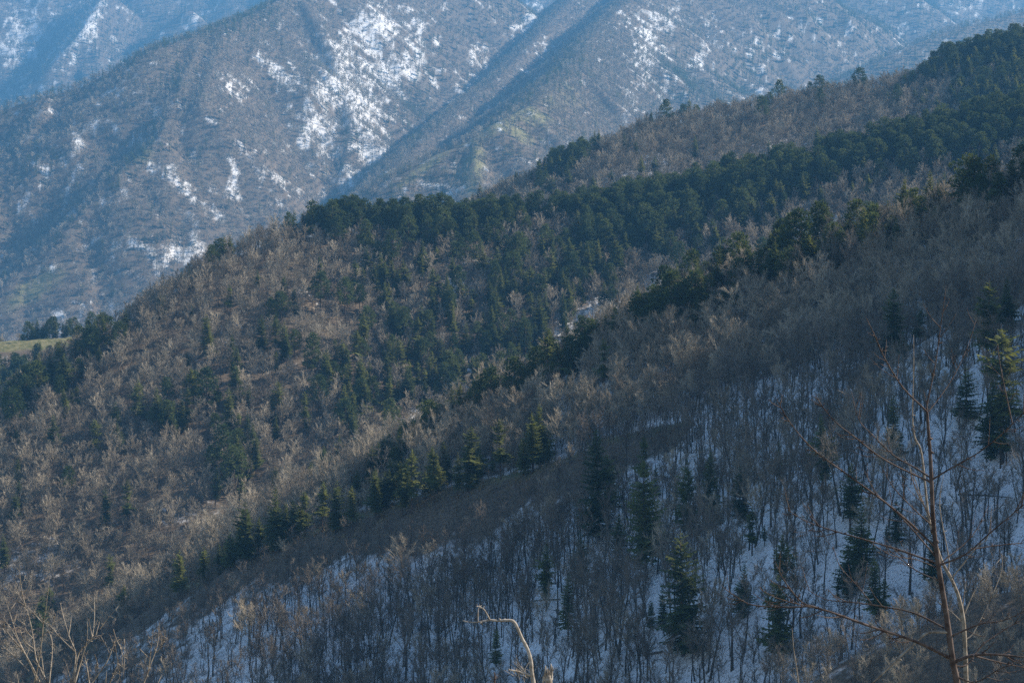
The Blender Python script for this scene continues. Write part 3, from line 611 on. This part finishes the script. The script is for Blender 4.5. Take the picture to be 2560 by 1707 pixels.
# ------------------------------------------------------------------ individuals: the ones that show largest
ORD = ['first', 'second', 'third', 'fourth', 'fifth', 'sixth', 'seventh', 'eighth', 'ninth', 'tenth', 'eleventh', 'twelfth', 'thirteenth', 'fourteenth', 'fifteenth', 'sixteenth', 'seventeenth', 'eighteenth', 'nineteenth', 'twentieth']
def pick(P, ref, n):
    """rows of P that show largest inside the frame and are not behind a crest"""
    px, py = project(P[:, 0], P[:, 1], P[:, 2]); hs = P[:, 3] * ref
    ok = (px > 5) & (px < 2555) & (py > 20) & (py < 1740) & ~hidden(P[:, 0], P[:, 1], P[:, 2] + hs * .6, 0)
    sc = np.where(ok, hs / P[:, 1], -1); o = np.argsort(-sc)[:n]; o = o[sc[o] > 0]
    return o, px, py
def xy_ratio(row, lo=.74, span=.34): return lo + span * ((row[0] * 7.31 + row[1] * 3.77) % 1.0)
def build_tree(name, meshes, row, lo=.74):
    e = link(name, None); e.empty_display_size = 1; e.location = row[:3]; e.rotation_euler = tuple(row[5:8]); e.scale = (row[3] * xy_ratio(row, lo),) * 2 + (row[3],)
    T, K = meshes[int(row[4])]; link('trunk', T, e); link('crown', K, e); return e
def zones_near(px, py):
    """where on the picture a tree stands, named by things one can find"""
    row = 'at the bottom edge' if py > 1600 else 'on the lower slope' if py > 1430 else 'on the middle slope' if py > 1270 else 'on the upper slope' if py > 1060 else 'near the top of the slope'
    col = ('behind the pale left shrubs' if px < 430 else 'well left of bent branch' if px < 790 else 'left of bent branch' if px < 1130 else 'behind bent branch' if px < 1400 else 'right of bent branch' if px < 1680
           else 'left of the sapling' if px < 1980 else 'behind left sapling branches' if px < 2250 else 'behind the sapling trunk' if px < 2440 else 'at the right edge')
    return row + ' ' + col
def label_rows(items, fmt):
    """items: list of (object, px, zone); ordinals run left to right in a zone"""
    z = {}
    for it in items: z.setdefault(it[2], []).append(it)
    for k, l in z.items():
        l.sort(key=lambda t: t[1])
        for i, (o, px, _) in enumerate(l):
            who = 'only' if len(l) == 1 else (ORD[i] + ' from left' if i < len(ORD) else '%dth from left' % (i + 1))
            o['label'] = fmt(who, k)
def individuals(P, ref, n, name, meshes, cat, group, zone, fmt):
    o, px, py = pick(P, ref, n); items = []
    for i in o:
        e = build_tree(name, meshes, P[i], .95 if cat == 'tree' else .88); tag(e, cat=cat, group=group); items.append((e, px[i], zone(px[i], py[i], P[i])))
    label_rows(items, fmt); return np.delete(P, o, 0)
B = bare.get(); F = fir.get(); Pn = pine.get()
B = individuals(B, 11, 300, 'bare_tree', BARE_ME, 'tree', 'bare trees on the near slope', lambda px, py, r: zones_near(px, py), lambda who, k: 'bare tree, %s %s' % (who, k))
def con_zone(px, py, r):
    if r[1] < 640:
        return zones_near(px, py) if py > 1060 or px > 2150 and py > 800 else 'on the second near crest ' + ('lower end' if px < 1450 else 'below its middle' if px < 1620 else 'at its middle' if px < 1850 else 'above its middle' if px < 2150 else 'near its top')
    if r[1] < 1030:
        if py < 620: return 'on the middle crest ' + ('left end' if px < 700 else 'left' if px < 900 else 'left of centre' if px < 1150 else 'centre' if px < 1400 else 'right of centre' if px < 1700 else 'right' if px < 2000 else 'far right')
        return 'amid tan trees ' + ('far left' if px < 350 else 'left' if px < 650 else 'left of centre' if px < 900 else 'centre' if px < 1150 else 'right of centre' if px < 1400 else 'right') + (' high' if py < 800 else ' halfway' if py < 1050 else ' low') + ' on the middle hill'
    return 'on the ridge behind the middle hill ' + ('far left' if px < 600 else 'at its lower end' if px < 1600 else 'halfway up' if px < 2100 else 'at its upper end')
F = individuals(F, 18, 240, 'fir_tree', FIR_ME, 'fir', 'fir trees on the near and middle hills', con_zone, lambda who, k: 'dark fir, %s %s' % (who, k))
Pn = individuals(Pn, 15, 200, 'pine_tree', PINE_ME, 'pine', 'pine trees on the near and middle crests', con_zone, lambda who, k: 'bushy pine, %s %s' % (who, k))

def to_wood(name, label, cat, pairs, P, lo=.9):
    if not len(P): return
    wood(name, label, cat, [join_mesh(name + '_kind', pr) for pr in pairs], P[:, :3], P[:, 5:8], P[:, 3:4] * np.column_stack([xy_ratio(P.T, lo), xy_ratio(P.T, lo), np.ones(len(P))]), P[:, 4].astype(int))
to_wood('bare_wood', 'leafless bare woodland covering the near and middle hills', 'woodland', [((T, BARE_MAT[i][0]), (K, BARE_MAT[i][1])) for i, (T, K) in enumerate(BARE)], B, .95)
to_wood('fir_wood', 'smaller dark firs scattered through the middle and upper hills', 'woodland', [((T, M_CBARK), (K, M_FIR)) for T, K in FIR], F)
to_wood('pine_wood', 'further dark pines massed on the middle and upper crests', 'woodland', [((T, M_CBARK), (K, M_PINE)) for T, K in PINE], Pn)
to_wood('far_bare_wood', 'hazy grey brown leafless forest over the far mountain', 'forest', [((T, M_BARK), (K, M_TWIG)) for T, K in BAREF], farb.get(), .95)
to_wood('far_fir_wood', 'tiny dark firs on the far blue mountain', 'forest', [((T, M_CBARK), (K, M_FIR)) for T, K in FIRF], farf.get())
to_wood('far_pine_wood', 'tiny dark pines on the far blue mountain', 'forest', [((T, M_CBARK), (K, M_PINE)) for T, K in PINEF], farp.get())
to_wood('brush_undergrowth', 'brown leafless brush on the near crest and bottom right spur', 'brush', [((brush(700 + i), M_TWIG_D),) for i in range(4)], brushp.get())
def grass_fill():
    x, y = scatter(-260, 330, 300, 660, 1.3); z, lay, d = terrain(x, y); m = (lay == LI['near_hillside']) & (d < 13) & (rng.uniform(0, 1, len(x)) < .55) & ~hidden(x, y, z + 2, .01)
    x, y, z = x[m], y[m], z[m]; n = len(x)
    P = np.column_stack([x, y, z, rng.uniform(.8, 2.0, n), rng.integers(0, 3, n), np.zeros((n, 2)), rng.uniform(0, 6.28, n)])
    to_wood('dry_grass', 'pale dry grass along the near ridge crest', 'grass', [((tuft(800 + i), M_GRASS),) for i in range(3)], P)
grass_fill()

# ------------------------------------------------------------------ snags and fallen trunks
def snag(px, py, hp, lean, label, d0=300, d1=660, r=.2):
    D = cast(px, py, d0, d1, 0, True)
    if not D: return
    p = at(px, py, D); h = hp / FOC * D; b = MB(); rr = random.Random(px)
    pts = [(lean * h * t + rr.uniform(-.08, .08), 0, h * t - .3) for t in (0, .25, .5, .75, 1)]
    b.tube(pts, [r, r * .9, r * .75, r * .6, r * .3], 6)
    e = link('dead_snag', None); e.location = p; tag(e, label, 'dead tree', 'dead snags'); link('trunk', b.mesh('snag_trunk', M_SNAG, True), e)
    for k in range(6):
        t = rr.uniform(.35, .95); az = rr.uniform(0, 6.28); k_ = MB(); o = np.array([lean * h * t, 0, h * t]); L = rr.uniform(.4, 1.4)
        k_.tube([o, o + np.array([math.cos(az), math.sin(az), .3]) * L], [.05, .01], 4); link('branch_stub', k_.mesh('snag_stub', M_SNAG), e)
snag(2390, 718, 88, -.03, 'tall pale dead snag among dark trees below the right crest', 300, 640)
snag(2437, 712, 66, .02, 'shorter pale dead snag right of the tall one', 300, 640)
snag(2018, 660, 46, .0, 'thin pale snag above the lit conifers of the second crest', 640, 1000)
snag(1240, 945, 60, -.35, 'leaning dead trunk in the snowy gap of the middle hill', 640, 1000)
def fallen(p0, p1, label, d0, d1, r=.16):
    Da = cast(*p0, d0, d1, .3, True); Db = cast(*p1, d0, d1, .3, True)
    if not (Da and Db): return
    a = np.array(at(*p0, Da)); b_ = np.array(at(*p1, Db)); b = MB(); b.tube([a - a, (b_ - a) * .5 + (0, 0, .1), b_ - a], [r, r * .8, r * .35], 6)
    o = link('fallen_trunk', b.mesh('fallen_trunk', M_BARK, True)); o.location = a; tag(o, label, 'log', 'fallen trunks')
fallen((2395, 1235), (2560, 1246), 'dark fallen trunk lying across the snow at the right edge', 300, 480)
fallen((1400, 1497), (1310, 1503), 'thin fallen trunk above and right of the bent branch', 300, 480)
fallen((1655, 1628), (1590, 1642), 'dark fallen log on the snow near the bottom centre', 300, 480, .25)

# ------------------------------------------------------------------ foreground plants, traced as stems in depth
def smooth(P, n=4):
    P = [np.array(p, float) for p in P]
    if len(P) < 3: return P
    Q = [2 * P[0] - P[1]] + P + [2 * P[-1] - P[-2]]; out = []
    for i in range(1, len(Q) - 2):
        for k in range(n):
            t = k / n; a, b, c, d = Q[i - 1:i + 3]
            out.append(.5 * (2 * b + (c - a) * t + (2 * a - 5 * b + 4 * c - d) * t * t + (3 * b - a - 3 * c + d) * t ** 3))
    out.append(P[-1]); return out
class Plant:
    def __init__(s, name, label, cat, D, mat, foot_px, group=None, seed=1):
        s.D = D; s.mat = mat; s.r = random.Random(seed); z = float(terrain(np.array([at(foot_px, 1700, D).x]), np.array([D]))[0][0])
        s.base = Vector((at(foot_px, 1700, D).x, D, z)); s.e = link(name, None); s.e.location = s.base; s.e.empty_display_size = .2; tag(s.e, label, cat, group)
    def pts(s, pix, d0, slope):
        out = []; L = 0; last = None
        for p in pix:
            if last: L += math.hypot(p[0] - last[0], p[1] - last[1]) / FOC * s.D
            last = p; out.append(np.array(at(p[0], p[1], d0 + slope * L)) - np.array(s.base))
        return out
    def stem(s, nm, pix, r0, r1, d0=None, slope=0, ground=False, sides=6, buds=0, parent=None, mat=None, knots=0.0):
        P = smooth(s.pts(pix, d0 if d0 is not None else s.D, slope)); n = len(P)
        if ground:
            g = P[0].copy(); f = np.array([g[0] * .6, g[1], -.15]); P = [f, (f + g) / 2 + np.array([.01, 0, 0])] + P; n += 2
        R = [r0 + (r1 - r0) * (i / (n - 1)) for i in range(n)]
        if knots: R = [q_ * (1 + s.r.uniform(-knots, knots)) for q_ in R]
        b = MB(); b.tube(P, R, sides)
        for k in range(buds if n > 4 else 0):
            i = s.r.randrange(max(1, n // 3), n - 1); o = P[i]; d = unit(P[i + 1] - P[i] + np.array([s.r.gauss(0, .8) for _ in range(3)])); l = s.r.uniform(.008, .02) * s.D / 7
            b.tube([o, o + d * l * .6, o + d * l], [R[i] * .7, R[i] * .8, .0005], 4)
        return link(nm, b.mesh(nm, mat or s.mat, True), parent or s.e)
sap = Plant('bare_sapling', 'bare reddish sapling with upswept branches standing at right', 'sapling', 7.0, M_SAP, 2400, seed=3)
sap.stem('trunk', [(2393, 1706), (2382, 1653), (2375, 1602), (2360, 1500), (2346, 1413), (2333, 1300), (2328, 1191), (2325, 1130), (2320, 1065), (2318, 1025)], .0145, .005, ground=True, sides=8, buds=16, knots=.04)
SB = [([(2318, 1025), (2318, 1009), (2338, 913), (2349, 835), (2366, 711)], .005, 0), ([(2318, 1030), (2312, 1023), (2256, 967), (2211, 894), (2186, 837), (2162, 787)], .005, -.5), ([(2318, 1030), (2324, 1025), (2377, 953), (2416, 874), (2442, 795)], .0032, .6), ([(2318, 1015), (2308, 972)], .004, 0),
      ([(2328, 1205), (2251, 1170), (2195, 1138), (2138, 1093), (2094, 1059), (2057, 1017), (2035, 978)], .005, -.4), ([(2328, 1195), (2290, 1170), (2234, 1138), (2181, 1087), (2147, 1048), (2127, 972)], .0052, .5), ([(2336, 1365), (2288, 1319), (2233, 1271), (2171, 1224), (2106, 1177), (2051, 1138), (2009, 1098), (1970, 1048), (1934, 983)], .0062, -.3),
      ([(2344, 1408), (2244, 1373), (2160, 1348), (2070, 1322), (2004, 1297), (1953, 1261)], .006, .3), ([(2376, 1645), (2288, 1602), (2179, 1566), (2088, 1533), (2033, 1515), (2004, 1504), (1960, 1450), (1931, 1388)], .0095, -.3), ([(2033, 1515), (1960, 1517), (1880, 1511), (1833, 1486), (1799, 1460)], .0045, .2),
      ([(2050, 1520), (2019, 1515), (1939, 1493), (1890, 1464)], .0045, -.4), ([(2366, 1572), (2288, 1533), (2215, 1517), (2142, 1506), (2062, 1497), (2000, 1460)], .0055, .4), ([(2182, 1511), (2140, 1460), (2099, 1413), (2080, 1355)], .0032, .5), ([(2352, 1452), (2295, 1428), (2244, 1391), (2208, 1362)], .0032, .5), ([(2338, 1390), (2300, 1345), (2251, 1290), (2193, 1235), (2157, 1170)], .0045, .4),
      ([(2336, 1318), (2288, 1275), (2233, 1217), (2204, 1166)], .0035, -.6), ([(2328, 1200), (2378, 1170), (2437, 1137), (2489, 1098), (2531, 1059), (2572, 1020)], .0055, -.4), ([(2531, 1059), (2517, 995), (2500, 910), (2493, 857)], .0036, .2), ([(2346, 1413), (2415, 1384), (2477, 1330), (2560, 1261), (2620, 1215)], .0065, -.3), ([(2433, 1372), (2500, 1362), (2600, 1352)], .0036, .2),
      ([(2350, 1408), (2429, 1341), (2473, 1261)], .0034, .5), ([(2372, 1592), (2451, 1559), (2506, 1551), (2575, 1520)], .0055, -.2), ([(2382, 1655), (2426, 1639), (2477, 1635), (2560, 1642), (2640, 1655)], .0100, -.3), ([(2440, 1640), (2500, 1655), (2580, 1672)], .0055, .3), ([(2384, 1664), (2418, 1660), (2462, 1606), (2560, 1544), (2600, 1520)], .0050, .5), ([(2390, 1690), (2440, 1704), (2506, 1668), (2580, 1648)], .0050, -.5),
      ([(2346, 1420), (2290, 1398), (2230, 1388), (2170, 1352)], .0030, -.6), ([(2333, 1310), (2300, 1240), (2272, 1180)], .0026, .4), ([(2070, 1322), (2040, 1328), (2020, 1322)], .0022, .5), ([(2200, 1566), (2240, 1602), (2280, 1602)], .003, .4)]
def side_twigs(plant, par, pix, r0, sl_, n, seed, lmin=35, lmax=105):
    r = random.Random(seed); L = [0]
    for a, b in zip(pix, pix[1:]): L.append(L[-1] + math.hypot(b[0] - a[0], b[1] - a[1]))
    for k in range(n):
        t = r.uniform(.2, .95) * L[-1]; i = max(j for j in range(len(L) - 1) if L[j] <= t); f = (t - L[i]) / (L[i + 1] - L[i]); a, b = pix[i], pix[i + 1]
        p = (a[0] + (b[0] - a[0]) * f, a[1] + (b[1] - a[1]) * f); an = math.atan2(b[1] - a[1], b[0] - a[0]) + r.choice((-1, 1)) * r.uniform(.35, .9); l = r.uniform(lmin, lmax) * (1 - .4 * t / L[-1])
        m = (p[0] + math.cos(an) * l * .5, p[1] + math.sin(an) * l * .5); e = (m[0] + math.cos(an) * l * .42, m[1] + math.sin(an) * l * .42 - l * .14)
        plant.stem('twig', [p, m, e], max(.0012, r0 * .34), .0007, d0=plant.D + sl_ * t / FOC * plant.D, slope=r.uniform(-.6, .6), buds=3, sides=4, parent=par)
for k, (pix, r0, sl_) in enumerate(SB):
    br = sap.stem('branch', pix, r0 * .8, .0012, slope=sl_, buds=max(3, len(pix) * 3), sides=6, knots=.1)
    if len(pix) > 2: side_twigs(sap, br, pix, r0, sl_, len(pix), 50 + k)
sap.stem('branch', [(2372, 1580), (2320, 1580), (2288, 1606), (2244, 1646), (2175, 1712)], .0065, .005, slope=-.3, mat=M_PALE, buds=5, knots=.1)
sp2 = Plant('pale_sapling', 'thin pale grey sapling just behind the reddish sapling trunk', 'sapling', 8.4, M_PALE, 2425, seed=5)
sp2.stem('trunk', [(2415, 1706), (2413, 1628), (2408, 1548), (2397, 1493), (2378, 1446), (2353, 1399), (2335, 1340), (2320, 1282), (2304, 1135), (2287, 1093), (2281, 1037), (2284, 924), (2284, 835)], .012, .0016, ground=True, buds=14, knots=.08)
for pix, r0, sl_ in [([(2371, 1425), (2371, 1388), (2349, 1264), (2360, 1184)], .004, .2), ([(2408, 1540), (2444, 1464), (2506, 1391)], .0035, .3), ([(2378, 1446), (2440, 1370), (2470, 1340), (2480, 1260)], .0035, -.2), ([(2405, 1530), (2412, 1470), (2416, 1450)], .003, .2), ([(2413, 1600), (2440, 1570), (2500, 1440), (2505, 1380)], .0035, .4), ([(2320, 1282), (2290, 1225), (2270, 1155)], .003, -.3), ([(2340, 1350), (2320, 1290), (2284, 1190), (2258, 1140)], .003, .3), ([(2410, 1560), (2380, 1530), (2340, 1500)], .003, .3)]:
    sp2.stem('branch', pix, r0, .0012, slope=sl_, buds=5, knots=.1)
SHR = [('leftmost pale bare shrub with tall fanning stems, bottom left corner', 9.0, 110, [
        [(119, 1706), (91, 1649), (85, 1608), (77, 1562), (64, 1515), (51, 1494), (35, 1455)], [(64, 1515), (56, 1485), (50, 1443), (49, 1408)], [(64, 1515), (24, 1488)], [(85, 1706), (94, 1666), (104, 1602), (108, 1559), (115, 1519), (125, 1432)], [(107, 1557), (122, 1540)], [(106, 1589), (128, 1568), (140, 1532)], [(107, 1557), (85, 1533), (64, 1512)], [(91, 1698), (77, 1664), (43, 1591), (34, 1562), (23, 1528), (9, 1483)], [(34, 1562), (45, 1521)], [(23, 1528), (41, 1503)], [(77, 1664), (38, 1587), (2, 1536)], [(100, 1706), (64, 1636), (21, 1583), (-5, 1549)], [(72, 1676), (38, 1642), (-4, 1604)], [(123, 1706), (131, 1613), (119, 1570)], [(35, 1706), (-5, 1693)], [(84, 1620), (60, 1600), (46, 1560)], [(110, 1690), (104, 1640), (100, 1610)], [(46, 1617), (20, 1612), (-4, 1602)], [(82, 1595), (66, 1575), (58, 1545)], [(45, 1700), (42, 1680)]]),
       ('pale bare shrub with forked stems, second from the left corner', 8.2, 185, [
        [(179, 1706), (189, 1636), (172, 1587), (157, 1536), (150, 1502)], [(172, 1585), (181, 1530)], [(187, 1706), (213, 1617), (230, 1591), (236, 1538), (235, 1485)], [(185, 1698), (198, 1630), (234, 1593), (266, 1549), (298, 1513)], [(189, 1630), (149, 1591), (128, 1566), (100, 1548)], [(176, 1695), (160, 1640)], [(223, 1706), (217, 1666), (210, 1632)], [(240, 1585), (250, 1550)], [(230, 1591), (222, 1545)], [(200, 1660), (217, 1600), (218, 1545)], [(189, 1636), (180, 1585)]]),
       ('sparse bare shrub with one slanting stem, third from the left corner', 8.8, 290, [
        [(230, 1706), (266, 1655), (283, 1613), (291, 1591)], [(283, 1605), (287, 1610), (298, 1676), (301, 1706)], [(283, 1572), (291, 1598), (304, 1625), (306, 1670)], [(310, 1596), (312, 1625), (308, 1704)], [(274, 1706), (291, 1668), (293, 1655)], [(264, 1706), (267, 1674)], [(252, 1590), (272, 1625)], [(276, 1620), (290, 1630)], [(237, 1634), (243, 1655), (244, 1670)]]),
       ('small bare shrub with three upright twigs, left of the snowy slope', 9.4, 370, [
        [(359, 1706), (370, 1676), (378, 1617), (383, 1572)], [(372, 1670), (393, 1613), (398, 1553)], [(391, 1630), (406, 1608), (414, 1570)], [(349, 1621), (383, 1655)], [(395, 1706), (406, 1683)]])]
for k, (lab, D, foot, stems) in enumerate(SHR):
    p = Plant('bare_shrub', lab, 'shrub', D, M_PALE, foot, 'pale shrubs in the bottom left corner', seed=20 + k)
    for j, pix in enumerate(stems):
        low = pix[0][1] > 1690; r0 = (.0052 if low else .0032) * D / 9
        sl_ = random.uniform(-.6, .6); br = p.stem('stem' if low else 'side_stem', pix, r0, .0012, slope=sl_, ground=low, buds=6, sides=5, knots=.14)
        if len(pix) > 2: side_twigs(p, br, pix, r0, sl_, 4, 300 + 40 * k + j, 14, 46)
tw1 = Plant('lone_twig', 'single pale upright twig at the bottom edge left of sapling', 'twig', 7.5, M_PALE, 1993, seed=31)
tw1.stem('stem', [(1996, 1706), (1990, 1660), (1984, 1620), (1980, 1566)], .004, .001, ground=True, buds=4)
dead = Plant('bent_dead_branch', 'bleached dead branch bent sharply to the left, bottom centre', 'branch', 12.0, M_DEAD, 1338, seed=41)
ds = dead.stem('trunk', [(1334, 1707), (1329, 1678), (1327, 1651), (1319, 1622), (1305, 1595), (1293, 1567), (1283, 1552), (1266, 1549.5), (1246, 1551), (1225, 1549), (1213, 1551), (1195, 1554), (1172, 1554), (1155, 1550)], .0165, .003, ground=True, sides=8, knots=.08, buds=8)
dead.stem('branch', [(1225, 1549), (1215, 1530), (1208, 1521), (1198, 1515.5), (1190, 1514)], .0062, .002, slope=-.3, knots=.12, buds=4)
dead.stem('branch', [(1195, 1554), (1195, 1532), (1196, 1521), (1201, 1513)], .0045, .002, slope=.3, knots=.12, buds=4)
dead.stem('branch', [(1330, 1689), (1297, 1678), (1266, 1673)], .010, .006, slope=-.4, knots=.1, buds=3)
for k in range(16):
    x0 = random.uniform(1290, 1334); y0 = random.uniform(1670, 1705); a = random.uniform(-2.7, -1.6); L = random.uniform(25, 60)
    dead.stem('twig', [(x0, y0), (x0 + math.cos(a) * L * .5, y0 + math.sin(a) * L * .45), (x0 + math.cos(a + random.uniform(-.4, .4)) * L, y0 + math.sin(a) * L)], .0022, .0008, slope=random.uniform(-.8, .8), sides=4)
st = Plant('broken_stump', 'splintered top of a broken trunk beside the bent dead branch', 'stump', 12.2, M_DEAD, 1374, seed=42)
st.stem('trunk', [(1372, 1707), (1371, 1695), (1371, 1684)], .030, .022, ground=True, sides=9, knots=.1)
for (xa, ya, xb, yb, r0) in [(1362, 1700, 1364, 1662, .012), (1368, 1700, 1369, 1668, .012), (1374, 1698, 1378, 1657, .016), (1378, 1698, 1382, 1663, .012), (1358, 1705, 1359, 1686, .010), (1371, 1702, 1373, 1674, .014)]:
    st.stem('splinter', [(xa, ya), ((xa + xb) / 2, (ya + yb) / 2), (xb, yb)], r0, .004, slope=random.uniform(-.3, .3), sides=5, knots=.2)
st.stem('branch_stub', [(1379, 1680), (1386, 1671), (1394, 1668)], .004, .001)
dt = Plant('dead_twig_stub', 'short dark broken twig left of the bent branch foot', 'twig', 12.4, M_SAP, 1236, seed=43)
dt.stem('stem', [(1236, 1707), (1237, 1690), (1235, 1677)], .008, .004, ground=True, knots=.1)
for k in range(6):
    a = random.uniform(-2.4, -.7); dt.stem('twig', [(1236, 1700), (1236 + math.cos(a) * 22, 1700 + math.sin(a) * 20)], .002, .0006, slope=random.uniform(-.5, .5), sides=4)

# ------------------------------------------------------------------ the air
mh = bpy.data.materials.new('haze'); mh.use_nodes = True; nt = mh.node_tree
for nd in list(nt.nodes):
    if nd.type == 'BSDF_PRINCIPLED': nt.nodes.remove(nd)
pv = nt.nodes.new('ShaderNodeVolumePrincipled'); pv.inputs['Color'].default_value = (*HAZE_COLOR, 1); pv.inputs['Density'].default_value = HAZE_DENSITY
pv.inputs['Anisotropy'].default_value = 0.1
nt.links.new(pv.outputs[0], nt.nodes['Material Output'].inputs['Volume'])
zt = float(GZ.max()) + 30; x1, y0, y1, zb = 6800, -80, 10000, -260
hb = bpy.data.meshes.new('haze')
hb.from_pydata([(-x1, y0, zb), (x1, y0, zb), (x1, y1, zb), (-x1, y1, zb), (-x1, y0, zt), (x1, y0, zt), (x1, y1, zt), (-x1, y1, zt)], [], [(3, 2, 1, 0), (4, 5, 6, 7), (0, 1, 5, 4), (1, 2, 6, 5), (2, 3, 7, 6), (3, 0, 4, 7)])
hb.materials.append(mh); tag(link('haze', hb), 'pale blue haze in the air of the valley', 'haze', kind='stuff')
print('COUNTS bare', len(B), 'fir', len(F), 'pine', len(Pn), 'far', len(farb.get()), len(farf.get()), len(farp.get()), 'brush', len(brushp.get()), 'verts', GX.size)
